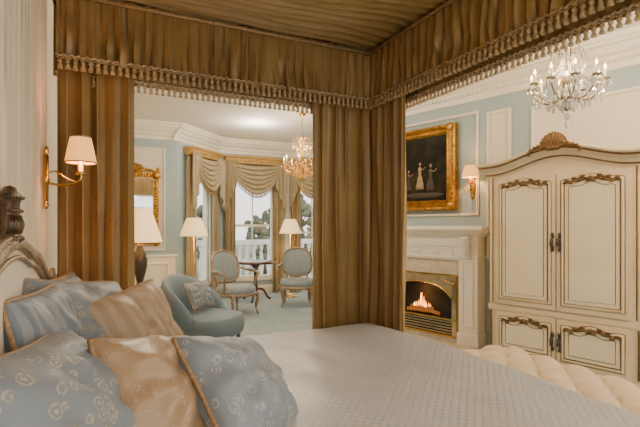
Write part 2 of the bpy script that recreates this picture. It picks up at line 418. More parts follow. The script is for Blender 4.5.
# ------------------------------------------------------------------ bay drapery
def bay_drape(w,x0,x1,label):
    p0,ang,L=WALLS[w]
    r=thing('window_drapery',label,'curtains',(p0[0],p0[1],0),ang,'bay window draperies')
    mb=MB(); mb.bb(x0,x1,-.17,-.02,2.66,2.80); mb.sweep([(x0,-.17,2.80,0,-1),(x1,-.17,2.80,0,-1)],[(0,-.04),(.025,-.03),(.04,0),(.03,.015),(0,.015)])
    mb.sweep([(x0,-.17,2.66,0,-1),(x1,-.17,2.66,0,-1)],[(0,0),(.02,0),(.02,.035),(0,.035)])
    nn=int((x1-x0)/.09)
    for k in range(nn): mb.ell((x0+(k+.5)*(x1-x0)/nn,-.178,2.73),(.03,.012,.022),0,8,5)
    mb.obj('cornice_board',VALB,r,bevel=.004)
    mb=MB(); a,b,dr=x0+.03,x1-.03,.58
    def fn(u,v):
        sx=math.sin(pi*u)**.75
        z=2.68-dr*sx*(.10+.90*v)-.06*v
        t=v*6; fr=t-int(t); k=math.sin(pi*fr)**.6 if v<1 else 0
        y=-.17-.08*sx*(.3+.7*v)-.06*k*(.25+.75*sx)
        z-=.02*k
        return (a+(b-a)*(.5+(u-.5)*(1-.06*v)),y,z)
    mb.sheet(fn,28,72); o=mb.obj('swag',SWAG,r,solid=.004)
    mb=MB()
    for k in range(40):
        u=(k+.5)/40; p=fn(u,1); mb.lathe([(.001,.005),(.013,-.005),(.008,-.015),(.015,-.07),(.001,-.072)],p,5)
    f=mb.obj('swag_fringe',FRINGE,o); f['kind']='stuff'
    for (a2,b2,s) in ((x0-.01,x0+.22,1),(x1-.22,x1+.01,-1)):
        mb=MB()
        pleats(mb,[(a2,-.22),(b2,-.22)],2.70,2.0,3,.026,.034,zfn=(lambda u,s=s: (1.62+.62*u) if s>0 else (2.24-.62*u)),per=10,nz=8)
        mb.obj('jabot',SWAG,r,solid=.003)
    for (a2,b2) in ((x0+.0,x0+.23),(x1-.23,x1-.0)):
        mb=MB(); pleats(mb,[(a2,-.09),(b2,-.09)],2.64,.01,4,.026,.04,per=8,nz=8,seed=int(a2*100)); mb.obj('curtain_panel',CURT,r)
    return r
bay_drape('wall_bay_left',.17,1.20,'striped gold window curtains with fringed swags on the angled bay window')
bay_drape('wall_bay_center',.11,1.37,'striped gold curtains with fringed swag on the middle bay window')
bay_drape('wall_bay_right',.12,1.12,'striped gold window curtains with swag beside the glazed balcony door')
# ------------------------------------------------------------------ exterior
mb=MB(); mb.bb(-3,9,9.2,11.2,-.25,-.05); struct(mb.obj('floor_balcony',DECK))
mb=MB(); mb.bb(-60,90,11.3,160,-4.2,-4.0); struct(mb.obj('ground',GRASS))
r=thing('balustrade','white stone balustrade along the balcony outside the bay','railing',(0,11,-.05))
mb=MB(); mb.bb(0,8,-.08,.08,.98,1.1); mb.obj('top_rail',STONE,r,bevel=.01)
mb=MB(); mb.bb(0,8,-.08,.08,0,.14); mb.obj('bottom_rail',STONE,r,bevel=.01)
mb=MB(); mb.lathe([(.05,.14),(.05,.2),(.03,.24),(.065,.42),(.055,.55),(.03,.75),(.03,.85),(.05,.9),(.05,.98)],(0,0,0),10)
b0=mb.obj('baluster',STONE,r); b0.location=(.1,0,0)
for i in range(1,42): clone(b0,r,(.1+i*.19,0,0))
def tree(x,y,h,s):
    r=thing('tree','leafy garden tree beyond the balcony','tree',(x,y,-4),group='garden trees')
    mb=MB(); mb.tube([(0,0,0),(.1,0,h*.4),(-.05,.1,h*.75)],[.3,.2,.06],8); 
    for k in range(5):
        a=k*1.3; mb.tube([(0,0,h*(.3+.08*k)),(math.cos(a)*h*.18,math.sin(a)*h*.18,h*(.5+.08*k))],[.1,.03],6)
    mb.obj('trunk',BARK,r)
    mb=MB(); rn=random.Random(s)
    for k in range(34):
        a=rn.uniform(0,6.28); q=rn.uniform(0,.26)*h; z=h*rn.uniform(.35,.95)
        mb.ell((math.cos(a)*q,math.sin(a)*q,z),(h*rn.uniform(.03,.07),)*3,0,7,5)
    o=mb.obj('foliage',LEAF,r); d=o.modifiers.new('d','DISPLACE'); t=bpy.data.textures.new('t','CLOUDS'); t.noise_scale=.5; d.texture=t; d.strength=.9
    o['kind']='stuff'
for i,(x,y,h) in enumerate([(5,44,7.5),(11,50,9.5),(16,46,7.5),(22,50,9.5),(1,48,8),(-6,30,7),(8.5,40,6.5),(26,48,8),(13.5,38,6.5),(19,40,7)]): tree(x,y,h,i)
# ------------------------------------------------------------------ BED
BX0,BX1,BY0,BY1,BZ=-.20,1.73,.66,2.72,.725
bed=thing('canopy_bed','tall canopy bed with gold-brown silk hangings and pale jacquard bedspread','bed',(0,0,0))
mb=MB(); mb.bb(BX0,BX1-.03,BY0+.04,BY1-.04,.12,.40); 
for x in (BX0+.1,BX1-.15):
    for y in (BY0+.15,BY1-.15): mb.bb(x-.05,x+.05,y-.05,y+.05,0,.12)
mb.obj('bed_base',DARKW,bed)
mb=MB(); mb.bb(BX0+.01,BX1-.05,BY0+.05,BY1-.05,.405,BZ-.06); mb.obj('mattress',CREAMP,bed,bevel=.04)
def drop(s,a,b,R=.075,flare=.02):
    if s<a+R:
        e=a+R-s
        th=e/R
        if th<pi/2: return a+R-R*math.sin(th),-R*(1-math.cos(th))
        return a-flare*min(1,(e-R*pi/2)/.4),-R-(e-R*pi/2)
    if s>b-R:
        e=s-(b-R); th=e/R
        if th<pi/2: return b-R+R*math.sin(th),-R*(1-math.cos(th))
        return b+flare*min(1,(e-R*pi/2)/.4),-R-(e-R*pi/2)
    return s,0
def cov(u,v):
    sx=BX0+.03+(BX1+.45-BX0)*u; sy=BY0-.40+(BY1-BY0+.80)*v
    x,dx=drop(sx,BX0-.5,BX1); y,dy=drop(sy,BY0,BY1)
    cy=(y-BY0)/(BY1-BY0)
    dome=.035*math.sin(pi*min(1,max(0,cy)))**.6
    wr=.014*noise.noise(Vector((x*2.5,y*2.5,0)))+.008*noise.noise(Vector((x*7+y*2,y*3,4)))
    z=BZ+dome+max(-.52,dx+dy)+wr
    return (x,y,z)
mb=MB(); mb.sheet(cov,120,130); mb.obj('bedspread',COVER,bed)
HC=1.50; HX=-.235
def htop(y):
    a=abs(y-HC)
    return 1.35-.05*(a/.35)**2 if a<.35 else (1.30-.17*(1-math.cos((a-.35)/.75*pi))/2 if a<1.10 else 1.13)
HW=1.12
ys=[HC-HW+2.0*HW*i/60 for i in range(61)]
hb=MB(); polyh=[(ys[0],.15)]+[(y,htop(y)) for y in ys]+[(ys[-1],.15)]
def yz(mb,poly,x0,x1,m=0):
    n=len(poly); vs=[(x0,p[0],p[1]) for p in poly]+[(x1,p[0],p[1]) for p in poly]
    fs=[tuple(range(n)),tuple(range(2*n-1,n-1,-1))]+[(i,i+n,(i+1)%n+n,(i+1)%n) for i in range(n)]
    mb.add(vs,fs,m,False)
yz(hb,polyh,HX-.015,HX+.012); HB=hb.obj('headboard',HBFAB,bed)
mb=MB(); mb.tube([(HX+.01,y,htop(y)) for y in ys],.019,10); mb.tube([(HX+.02,y,htop(y)-.04) for y in ys],.007,8)
mb.tube([(HX+.02,y,htop(y)+.017) for y in ys],.006,8)
for i in range(0,110):
    y=HC-HW+2*HW*i/110; mb.ell((HX+.030,y,htop(y)),(.007,.006,.014),0,6,4)
for s in (-1,1):
    y=HC+s*HW; mb.tube([(HX+.01,y,.15),(HX+.01,y,1.13)],.019,10)
    sp=[(HX+.02,y-s*.02+s*.045*(1-t/14)*math.cos(t*.6)*1.0,1.145+.045*(1-t/14)*math.sin(t*.6)) for t in range(14)]
    mb.tube(sp,.012,8); mb.ell((HX+.025,y-s*.02,1.145),(.02,.02,.02))
mb.obj('carved_frame',SILVERC,HB)
mb=MB(); X=HX+.010
mb.lathe([(.050,-.02),(.066,-.005),(.062,.008),(.054,.016),(.052,.028),(.052,.098),(.058,.106),(.068,.114),(.062,.124),(.042,.132),(.030,.142),(.001,.148)],(X,HC,1.365),28,sx=.45)
for k in range(13):
    b=-1.4+k*.233; yy=HC+.054*math.sin(b); xx=X+.025*math.cos(b)
    mb.tube([(xx,yy,1.38),(xx+.005,yy,1.405),(xx+.001,yy,1.43)],[.004,.006,.001],6)
    mb.ell((xx+.003,yy,1.442),(.005,.005,.005),0,6,4)
    mb.ell((X+.031*math.cos(b),HC+.066*math.sin(b),1.479),(.005,.006,.005),0,6,4)
    mb.ell((X+.029*math.cos(b),HC+.063*math.sin(b),1.365),(.006,.006,.006),0,6,4)
mb.obj('carved_crest',CRESTM,HB)
mb=MB(); pleats(mb,[(HX-.027,.45),(HX-.027,2.76)],2.68,.5,34,.009,.012,per=8,nz=8,seed=3,wild=.9,wob=.3)
mb.obj('backdrop_drape',SHEER,bed)
# canopy
CZ=2.64; IY=2.78; IX=1.765
mb=MB()
def cfn(u,v):
    x=-.22+(IX+.06+.22)*u; y=.3+(IY+.04-.3)*v
    fan=1+.25*(1-u)
    k=(v-.5)*fan*26+1.3*noise.noise(Vector((u*1.8,v*5,1.0)))
    s1=.7*math.sin(k*2*pi)+.3*math.sin(k*2*pi*2.1+u*3)
    z=CZ+.05-.10*math.sin(pi*u)*math.sin(pi*min(1,max(0,v)))
    z+=.020*s1*(.45+.55*math.sin(u*pi)**.5)+.012*noise.noise(Vector((u*5,k*1.7,3)))
    return (x,y,z)
mb.sheet(cfn,60,420)
CAN=mb.obj('canopy_ceiling',GOLDLIN,bed)
mb=MB(); mb.bb(-.23,IX+.10,IY+.035,IY+.075,2.62,2.76); mb.bb(IX+.035,IX+.075,.45,IY+.035,2.62,2.76); mb.obj('canopy_frame',DARKW,CAN)
vz=lambda u:2.285+.010*math.sin(u*2*pi*9)
mb=MB(); pleats(mb,[(-.21,IY),(IX+.01,IY)],CZ+.03,2.285,30,.008,.025,per=12,nz=12,seed=11,wild=1.0,wob=.45,zfn=vz)
v1=mb.obj('inner_valance',GOLDFAB,bed)
mb=MB(); pleats(mb,[(IX,IY+.01),(IX,.45)],CZ+.03,2.285,34,.008,.025,per=12,nz=12,seed=12,wild=1.0,wob=.45,zfn=vz)
v2=mb.obj('inner_valance',GOLDFAB,bed)
for v,p in ((v1,[(-.21,IY-.024),(IX,IY-.024)]),(v2,[(IX-.024,IY),(IX-.024,.45)])):
    mb=MB(); fringe(mb,p,2.30,.036,.062,r=.0125)
    a,b=p; mb.tube([(a[0],a[1],CZ+.0),(b[0],b[1],CZ+.0)],.010,6)
    f=mb.obj('tassel_fringe',FRINGE,v); f['kind']='stuff'
OY=IY+.10; OX=IX+.10
mb=MB(); pleats(mb,[(-.23,OY),(OX,OY)],2.77,2.23,26,.004,.010,per=6,nz=3,seed=21); v3=mb.obj('outer_valance',GOLDLIN,bed)
mb=MB(); pleats(mb,[(OX,OY),(OX,.45)],2.77,2.23,26,.004,.010,per=6,nz=3,seed=22); v4=mb.obj('outer_valance',GOLDLIN,bed)
for v,p in ((v3,[(-.22,OY-.012),(OX,OY-.012)]),(v4,[(OX-.012,OY),(OX-.012,.45)])):
    mb=MB(); fringe(mb,p,2.24,.034,.05,r=.012); f=mb.obj('tassel_fringe',FRINGEP,v); f['kind']='stuff'
kw=dict(per=16,nz=28,wild=1.0,wob=.45)
mb=MB(); pleats(mb,[(-.215,IY+.045),(.170,IY+.045)],2.66,.03,5,.026,.038,seed=5,**kw); mb.obj('bed_curtain',GOLDFAB,bed)
mb=MB(); pleats(mb,[(1.325,IY+.045),(1.79,IY+.045)],2.66,.03,5,.026,.038,seed=8,**kw); mb.obj('bed_curtain',GOLDFAB,bed)
mb=MB(); pleats(mb,[(1.79,2.83),(1.79,2.38)],2.66,.03,5,.024,.036,seed=9,**kw); mb.obj('bed_curtain',GOLDFAB,bed)
mb=MB(); mb.lathe([(.03,0),(.03,2.62)],(1.845,2.865,0),12); mb.obj('bedpost',DARKW,bed)
# ------------------------------------------------------------------ pillows
def pillow(label,mt,loc,w,h,t,rz,lean,roll=0,cord=PIPE,group='bed pillows',name='pillow'):
    mb=MB(); N=36
    def ed(a,b):
        f=1-.075*math.cos(b*pi/2)
        c=(abs(a)*abs(b))**4
        return f*(1-.05*c)
    def side(sg):
        def fn(u,v):
            a=math.sin((u-.5)*pi);b=math.sin((v-.5)*pi)
            x=w/2*a*ed(a,b); z=h/2*b*ed(b,a)
            th=t/2*(max(0,1-a*a)**.42)*(max(0,1-b*b)**.42)
            th*=1+.16*noise.noise(Vector((a*1.6+loc[0]*9,b*1.6+loc[1]*7,sg)))
            cr=(1-a*a)*(1-b*b)
            ang=math.atan2(b,a); rad=math.hypot(a,b)
            th+=.014*math.sin(ang*8+loc[1]*5)*min(1,rad)*(cr**.3)*(1-abs(a*b))
            th+=.024*noise.noise(Vector((a*3.4,b*3.4,loc[0]*20)))*cr**.4
            th-=.012*max(0,1-abs(a+.25*math.sin(b*4+loc[0]*9))*7)*cr**.5
            return (x,-sg*th,z)
        return fn
    mb.sheet(side(1),N,N); mb.sheet(side(-1),N,N)
    o=mb.obj(name,mt); o.location=loc; o.rotation_euler=(math.radians(lean),math.radians(roll),math.radians(rz))
    tag(o,label,'pillow',group)
    if cord:
        mb=MB(); pts=[]
        for e in range(4):
            for i in range(14):
                q=-1+2*i/14; a,b=[(q,-1),(1,q),(-q,1),(-1,-q)][e]
                pts.append((w/2*a*ed(a,b),0,h/2*b*ed(b,a)))
        mb.tube(pts,.008,6,closed=True); mb.obj('corded_edge',cord,o)
    return o
pillow('large blue-grey euro pillow with pale embroidered flowers',PIL_BLUE,(-.06,1.25,.90),.58,.50,.24,76,-30,4)
pillow('striped slate-blue pillow standing against the headboard',PIL_STR,(-.13,1.60,.985),.46,.46,.16,78,-14)
pillow('small striped blue pillow tucked beside the headboard end',PIL_STR,(-.12,2.36,.96),.48,.44,.16,80,-12)
pillow('blue-grey damask pillow with gold motifs and corded edge',PIL_DAM,(-.05,1.87,.965),.56,.50,.22,54,-18,8)
pillow('plump gold satin pillow with corded edge',PIL_GSTR,(.15,1.93,.935),.44,.46,.21,50,-22,-6)
pillow('gold silk pillow with brown corded edge at the front',PIL_GOLD,(.185,1.42,.885),.48,.41,.21,46,-34,12)
pillow('pale silver-blue floral pillow leaning on a gold pillow',PIL_SILV,(.42,1.45,.86),.45,.41,.21,40,-42,14)
# ------------------------------------------------------------------ sconces
def open_shade(name,c,r0,r1,h,mt,parent,pl=0):
    mb=MB(); seg=48
    vs=[];fs=[]
    for j in range(seg):
        a=2*pi*j/seg; k=1+(.02*math.cos(j*pi) if pl else 0)
        vs+= [(c[0]+r0*k*math.cos(a),c[1]+r0*k*math.sin(a),c[2]),(c[0]+(r0*.53+r1*.47)*k*math.cos(a),c[1]+(r0*.53+r1*.47)*k*math.sin(a),c[2]+h*.5),(c[0]+r1*k*math.cos(a),c[1]+r1*k*math.sin(a),c[2]+h)]
    for j in range(seg):
        k=(j+1)%seg
        for q in (0,1): fs.append((3*j+q,3*k+q,3*k+q+1,3*j+q+1))
    mb.add(vs,fs)
    mb.tube([(c[0]+r0*math.cos(2*pi*i/24),c[1]+r0*math.sin(2*pi*i/24),c[2]) for i in range(24)],.004,5,m=1,closed=True)
    mb.tube([(c[0]+r1*math.cos(2*pi*i/24),c[1]+r1*math.sin(2*pi*i/24),c[2]+h) for i in range(24)],.004,5,m=1,closed=True)
    return mb.obj(name,[mt,FRINGE],parent)
def bed_sconce(y,w,label):
    r=thing('wall_sconce',label,'lamp',(-.245,y,1.62),pi/2,'bedside sconces')
    mb=MB(); mb.tube([(0,-.012,-.11),(0,-.012,.12)],[.010,.012],8); mb.ell((0,-.012,.14),(.014,.012,.026)); mb.ell((0,-.012,-.12),(.014,.012,.020)); mb.ell((0,-.012,0),(.024,.016,.03)); mb.obj('backplate',BRASS,r)
    mb=MB(); mb.tube(spline([(0,-.012,-.01),(0,-.06,-.02),(-.01,-.12,-.015),(-.02,-.16,.01),(-.02,-.16,.05)],6),.006,8)
    mb.tube(spline([(0,-.012,.03),(0,-.05,.045),(-.01,-.10,.01),(-.02,-.14,-.005)],6),.004,6); mb.lathe([(.02,0),(.024,.008),(.012,.02),(.011,.09)],(-.02,-.16,.03),12); mb.obj('arm',BRASS,r)
    open_shade('lamp_shade',(-.02,-.16,.09),.070,.046,.125,SHADEW,r,1)
    mb=MB(); mb.ell((-.02,-.16,.14),(.014,.014,.025)); mb.obj('bulb',BULB,r)
    light('sconce_light',(-.02,-.16,.16),w,(1,.55,.22),.03,r)
bed_sconce(2.52,8,'brass swing-arm wall sconce with lit cream shade beside the bed')
bed_sconce(.32,4,'unseen brass sconce added on the near side to light the canopy')  # made-up twin out of view, added to brighten the bed under the canopy
# ------------------------------------------------------------------ bench
bn0=thing('tufted_bench','long button-tufted cream bench standing at the foot of the bed','bench',(2.20,1.42,0))
hw,hl=.26,.80; TP=.105
def bf(u,v):
    x=-hw+2*hw*u; y=-hl+2*hl*v
    a=u*2-1;b=v*2-1
    e=min(1,(1-abs(a))/.16); e2=min(1,(1-abs(b))/.06)
    edge=math.sqrt(max(0,1-(1-e)**2))*math.sqrt(max(0,1-(1-e2)**2))
    k=pi/TP
    dm=abs(math.cos(k*(x+y)*.5)*math.cos(k*(x-y)*.5))
    z=.540+.055*edge+.032*(dm**.45)*edge-.01
    return (x,y,z)
mb=MB(); mb.sheet(bf,90,280); mb.obj('tufted_cushion',BENCHF,bn0)
mb=MB(); mb.bb(-hw,hw,-hl,hl,.40,.529); mb.obj('seat_rail',BENCHF,bn0,bevel=.01)
mb=MB()
for i in range(-6,7):
    for j in range(-16,17):
        if (i+j)%2==0: continue
        x=i*TP; y=j*TP
        if abs(x)<hw*.85 and abs(y)<hl*.95 : mb.ell((x,y,bf((x+hw)/2/hw,(y+hl)/2/hl)[2]+.003),(.010,.010,.005),0,8,4)
o=mb.obj('tuft_buttons',BENCHF,bn0); o['kind']='stuff'
lg=MB(); lg.lathe([(.016,0),(.022,.05),(.018,.08),(.028,.2),(.03,.3),(.034,.40)],(0,0,0),12); l0=lg.obj('leg',ANTIQ,bn0); l0.location=(-hw+.05,-hl+.06,0)
for x,y in ((hw-.05,-hl+.06),(-hw+.05,hl-.06),(hw-.05,hl-.06)): clone(l0,bn0,(x,y,0))
# ------------------------------------------------------------------ armoire
AW=1.34; AD=.52
ARX=2.965
ar=thing('armoire','antique cream carved armoire with arched cornice and iron handles','wardrobe',wp('wall_fireplace',ARX,-(AD/2+.05)),WALLS['wall_fireplace'][1])
h2=AW/2
def atop(x): return 1.985+.125*(math.cos(pi*max(-1,min(1,x/(h2*.92))))+1)/2
mb=MB()
outl=[(-h2+.03,.10),(h2-.03,.10)]+[(x,atop(x)-.05) for x in [ (h2-.03)-(2*h2-.06)*i/30 for i in range(31)]]
mb.prism(outl,-AD/2,AD/2)
mb.bb(-h2,h2,-AD/2-.015,AD/2,.06,.13)
for s in(-1,1):
    for y in(-AD/2+.05,AD/2-.06):
        mb.tube([(s*(h2-.06),y,.1),(s*(h2-.045),y-.01,.05),(s*(h2-.05),y-.015,.0)],[.05,.04,.03],8)
mb.bb(-h2+.02,h2-.02,-AD/2-.012,-AD/2,.575,.625)
for s in (-1,1):
    x=s*(h2-.045); mb.tube([(x,-AD/2-.004,.16),(x,-AD/2-.004,.56)],.012,8,1); mb.tube([(x,-AD/2-.004,.64),(x,-AD/2-.004,1.88)],.012,8,0)
    for dxx in (-.02,.02): mb.tube([(x+dxx,-AD/2-.001,.64),(x+dxx,-AD/2-.001,1.88)],.004,6,1)
mb.obj('armoire_body',[ANTIQ,ANTGOLD],ar,bevel=.005)
mb=MB()
path=[(-h2+.02,AD/2,atop(-h2),-1,0)]
N=40
path.append((-h2+.02,-AD/2,atop(-h2),-1,-1))
for i in range(1,N): 
    x=-h2+.02+(AW-.04)*i/N; path.append((x,-AD/2,atop(x),0,-1))
path.append((h2-.02,-AD/2,atop(h2),1,-1)); path.append((h2-.02,AD/2,atop(h2),1,0))
mb.sweep(path,[(0,-.10),(.012,-.10),(.016,-.08),(.022,-.06),(.03,-.045),(.05,-.03),(.065,-.02),(.07,.0),(.085,.004),(.09,.02),(.085,.03),(.0,.045),(-.1,.045)],0,smooth=False)
mb.sweep(path,[(.014,-.088),(.024,-.084),(.024,-.076),(.015,-.07)],1)
mb.sweep(path,[(.066,-.018),(.075,-.012),(.075,-.004),(.068,.0)],1)
mb.obj('cornice',[ANTIQ,ANTGOLD],ar)
mb=MB(); CZ0=2.095
for k in range(-5,6):
    a=k*.26; L=.14-.004*abs(k)
    mb.tube([(0,-AD/2-.075,CZ0),(math.sin(a)*L*.6,-AD/2-.095,CZ0+math.cos(a)*L*.55),(math.sin(a)*L,-AD/2-.075,CZ0+math.cos(a)*L)],[.008,.015,.018],8)
mb.ell((0,-AD/2-.09,CZ0),(.04,.02,.025))
for s in (-1,1):
    mb.tube(spline([(s*.03,-AD/2-.085,CZ0-.01),(s*.10,-AD/2-.09,CZ0+.02),(s*.17,-AD/2-.088,CZ0+.005),(s*.23,-AD/2-.085,CZ0-.035),(s*.20,-AD/2-.085,CZ0-.05)],6),[.018-.0005*i for i in range(25)],8)
    for k in range(4): mb.ell((s*(.09+.035*k),-AD/2-.095,CZ0+.035-.006*k*k*.6),(.018,.012,.012),0,8,5)
mb.obj('carved_shell_crest',ANTGOLD,ar)
def door(x0,x1,z0,z1,side,arch,parent,upper):
    yf=-AD/2
    mb=MB()
    mb.bb(x0,x1,yf-.022,yf-.001,z0,z1,0)
    m_=.05; a=x0+m_; b=x1-m_; zb=z0+m_+.01; zt=z1-m_-arch
    def outline(off):
        pts=[(a+off,zb+off),(b-off,zb+off),(b-off,zt-off)]
        n=20
        for i in range(n+1):
            q=i/n; x=(b-off)+(a-b+2*off)*q
            s=abs(q*2-1); z=zt-off+arch*( (1-s**2)**.8 if s<1 else 0)+ (.012*math.cos(s*pi*2))
            pts.append((x,z))
        pts.append((a+off,zt-off)); return pts
    P=outline(0); 
    mb.prism(outline(.012),yf-.026,yf-.020,1)
    mb.tube([(p[0],yf-.024,p[1]) for p in P],.011,8,m=0,closed=True)
    mb.tube([(p[0],yf-.026,p[1]) for p in outline(.016)],.0055,6,m=2,closed=True)
    mb.tube([(p[0],yf-.026,p[1]) for p in outline(.05)],.0035,6,m=2,closed=True)
    mb.tube([(p[0],yf-.022,p[1]) for p in outline(-.016)],.0035,6,m=2,closed=True)
    d=mb.obj('door',[ANTIQ,ANTIQ2,ANTGOLD],parent,bevel=.003)
    mb=MB(); cx=(x0+x1)/2; zc=(z1-.048) if upper else z1-.05
    w=(x1-x0)*.40
    for s in (-1,1):
        pts=spline([(cx,yf-.034,zc-.02),(cx+s*w*.35,yf-.036,zc-.005),(cx+s*w*.7,yf-.034,zc-.03),(cx+s*w,yf-.032,zc-.045)],6)
        mb.tube(pts,.007,6)
        for k in range(6):
            t=.15+.14*k; p=pts[int(t*(len(pts)-1))]
            mb.ell((p[0],yf-.036,p[2]+(.016 if k%2 else -.016)),(.024,.008,.012),0,8,5)
    mb.ell((cx,yf-.038,zc-.015),(.026,.012,.024)); mb.obj('carved_spray',ANTGOLD,d)
    mb=MB(); hx=(x1-.024) if side<0 else (x0+.024); hz=(z0+z1)/2
    H=.085
    mb.tube(spline([(hx,yf-.026,hz-H),(hx+.006,yf-.03,hz-H*.6),(hx-.005,yf-.03,hz-H*.25),(hx,yf-.03,hz),(hx-.005,yf-.03,hz+H*.25),(hx+.006,yf-.03,hz+H*.6),(hx,yf-.026,hz+H)],5),[.006+.008*abs(math.sin(i*.42)) for i in range(31)],8)
    mb.tube([(hx,yf-.03,hz),(hx,yf-.05,hz)],.005,8); mb.ell((hx,yf-.055,hz-.012),(.011,.010,.024))
    mb.obj('iron_handle',IRON,d)
    return d
dx=.565
door(-dx,-.006,.64,1.87,-1,.045,ar,True); door(.006,dx,.64,1.87,1,.045,ar,True)
door(-dx,-.006,.15,.565,-1,.03,ar,False); door(.006,dx,.15,.565,1,.03,ar,False)
# ------------------------------------------------------------------ fireplace
FX=1.17
fp=thing('fireplace','cream carved mantel fireplace with marble surround and brass-framed gas fire','fireplace',wp('wall_fireplace',FX,0),WALLS['wall_fireplace'][1])
PR=.17
for s in (-1,1):
    mb=MB()
    a,b=sorted((s*.56,s*.80)); 
    mb.bb(a,b,-PR,-.001,0,1.16); mb.bb(a-.015,b+.015,-PR-.015,-.001,0,.16)
    mb.bb(a+.05,b-.05,-PR-.012,-PR,.24,.26); mb.bb(a+.05,b-.05,-PR-.012,-PR,.98,1.0); mb.bb(a+.05,a+.065,-PR-.012,-PR,.26,.98); mb.bb(b-.065,b-.05,-PR-.012,-PR,.26,.98)
    mb.tube(spline([((a+b)/2,-PR-.0,1.04),((a+b)/2,-PR-.05,1.10),((a+b)/2,-PR-.06,1.18),((a+b)/2,-PR-.09,1.27)],5),[.03]*5+[.04]*5+[.05]*6,10)
    mb.bb(a-.01,b+.01,-PR-.012,-.001,1.03,1.06)
    mb.obj('pilaster',WHITE,fp,bevel=.004)
mb=MB(); mb.bb(-.56,.56,-PR+.01,-.001,1.0,1.18); mb.bb(-.80,.80,-PR-.005,-.001,1.16,1.27)
for (a,b,c,d) in ((-.48,.48,1.02,1.035),(-.48,.48,1.13,1.145),(-.48,-.465,1.035,1.13),(.465,.48,1.035,1.13)): mb.bb(a,b,-PR-.0,-PR+.012,c,d)
for s in (-1,0,1):
    for k in range(8): mb.ell((s*.26+.012*k-.04+.0,-PR-.002,1.083+.018*math.sin(k*1.9)),(.018,.008,.010),0,8,5)
mb.obj('frieze',WHITE,fp,bevel=.004)
mb=MB()
pp=[(-.80,0,1.27,-1,0),(-.80,-PR,1.27,-1,-1),(.80,-PR,1.27,1,-1),(.80,0,1.27,1,0)]
mb.sweep(pp,[(0,0),(.015,0),(.02,.02),(.035,.03),(.06,.045),(.075,.07),(.09,.075),(.11,.08),(.115,.1),(.11,.13),(0,.13)])
mb.bb(-.85,.85,-PR-.06,-.001,1.33,1.40)
for i in range(40): x=-.79+1.58*i/39; mb.bb(x-.012,x+.012,-PR-.03,-PR,1.272,1.295)
mb.obj('mantel_shelf',WHITE,fp,bevel=.003)
TOPF=.82; BOT=.08
mb=MB(); mb.bb(-.56,-.53,-PR+.04,-.001,0,1.0); mb.bb(.53,.56,-PR+.04,-.001,0,1.0); mb.bb(-.53,.53,-PR+.04,-.001,TOPF,1.0); mb.bb(-.53,.53,-PR+.02,-.001,0,BOT); mb.obj('marble_surround',MARBLE,fp,bevel=.002)
mb=MB()
yf=-PR+.035
OW=.46
def archz(x): return .50+.21*math.sqrt(max(0,1-(x/OW)**2))
N=36
for i in range(N):
    xa=-.53+1.06*i/N; xb=-.53+1.06*(i+1)/N
    za=archz(xa) if abs(xa)<OW else .50; zb=archz(xb) if abs(xb)<OW else .50
    mb.add([(xa,yf-.02,za),(xb,yf-.02,zb),(xb,yf-.02,TOPF),(xa,yf-.02,TOPF)],[(0,1,2,3)],0,False)
mb.bb(-.53,-OW,yf-.02,yf,BOT,TOPF); mb.bb(OW,.53,yf-.02,yf,BOT,TOPF)
mb.tube([(x/100,yf-.024,archz(x/100)) for x in range(-45,46,2)],.010,8,1)
mb.bb(-.53,.53,yf-.032,yf-.02,TOPF-.018,TOPF+.004,1)
mb.bb(-.53,.53,yf-.032,yf-.005,.275,.295,1); mb.bb(-.53,.53,yf-.032,yf-.005,BOT,BOT+.02,1)
for s in (-1,1): mb.bb(s*.53-.008,s*.53+.008,yf-.032,yf-.005,BOT,TOPF,1)
for k in range(5): mb.bb(-OW,OW,yf-.032,yf-.012,BOT+.032+.034*k,BOT+.045+.034*k,0)
for s in (-1,1):
    for k in range(4): mb.ell((s*(.34+.045*k),yf-.026,.755-.014*k),(.024,.005,.011),1,8,5)
mb.obj('fire_surround_frame',[PEWTER,BRASS],fp)
mb=MB(); mb.bb(-.52,.52,-.012,-.002,BOT,TOPF); mb.bb(-.52,-.505,yf,-.012,BOT,TOPF); mb.bb(.505,.52,yf,-.012,BOT,TOPF); mb.bb(-.505,.505,yf,-.012,BOT,.285); mb.bb(-.505,.505,yf,-.012,.76,TOPF); mb.obj('firebox',BLACK,fp)
mb=MB()
for (x0,z,x1,z2) in ((-.24,.325,.03,.335),(-.02,.33,.24,.32),(-.18,.365,.15,.37)): mb.tube([(x0,-.08,z),((x0+x1)/2,-.085,z+.010),(x1,-.08,z2)],.024,10)
mb.obj('fire_logs',LOG,fp)
mb=MB(); rn=random.Random(4)
for k in range(9):
    x=-.11+.028*k; hgt=.05+.13*math.exp(-((x-.0)/.06)**2)*rn.uniform(.6,1.2)
    mb.lathe([(.001,0),(.013,.015),(.015,hgt*.3),(.008,hgt*.65),(.001,hgt)],(x,-.10+rn.uniform(-.01,.02),.375),8,0 if k%3 else 1,sy=.6)
mb.obj('flames',[FLAME,FLAMEY],fp)
light('fire_light',(0,-.115,.60),1.5,(1,.4,.1),.02,fp)
mb=MB(); mb.bb(-.95,.95,-.62,-.2,.001,.03); mb.obj('hearth',HEARTH,fp,bevel=.006)
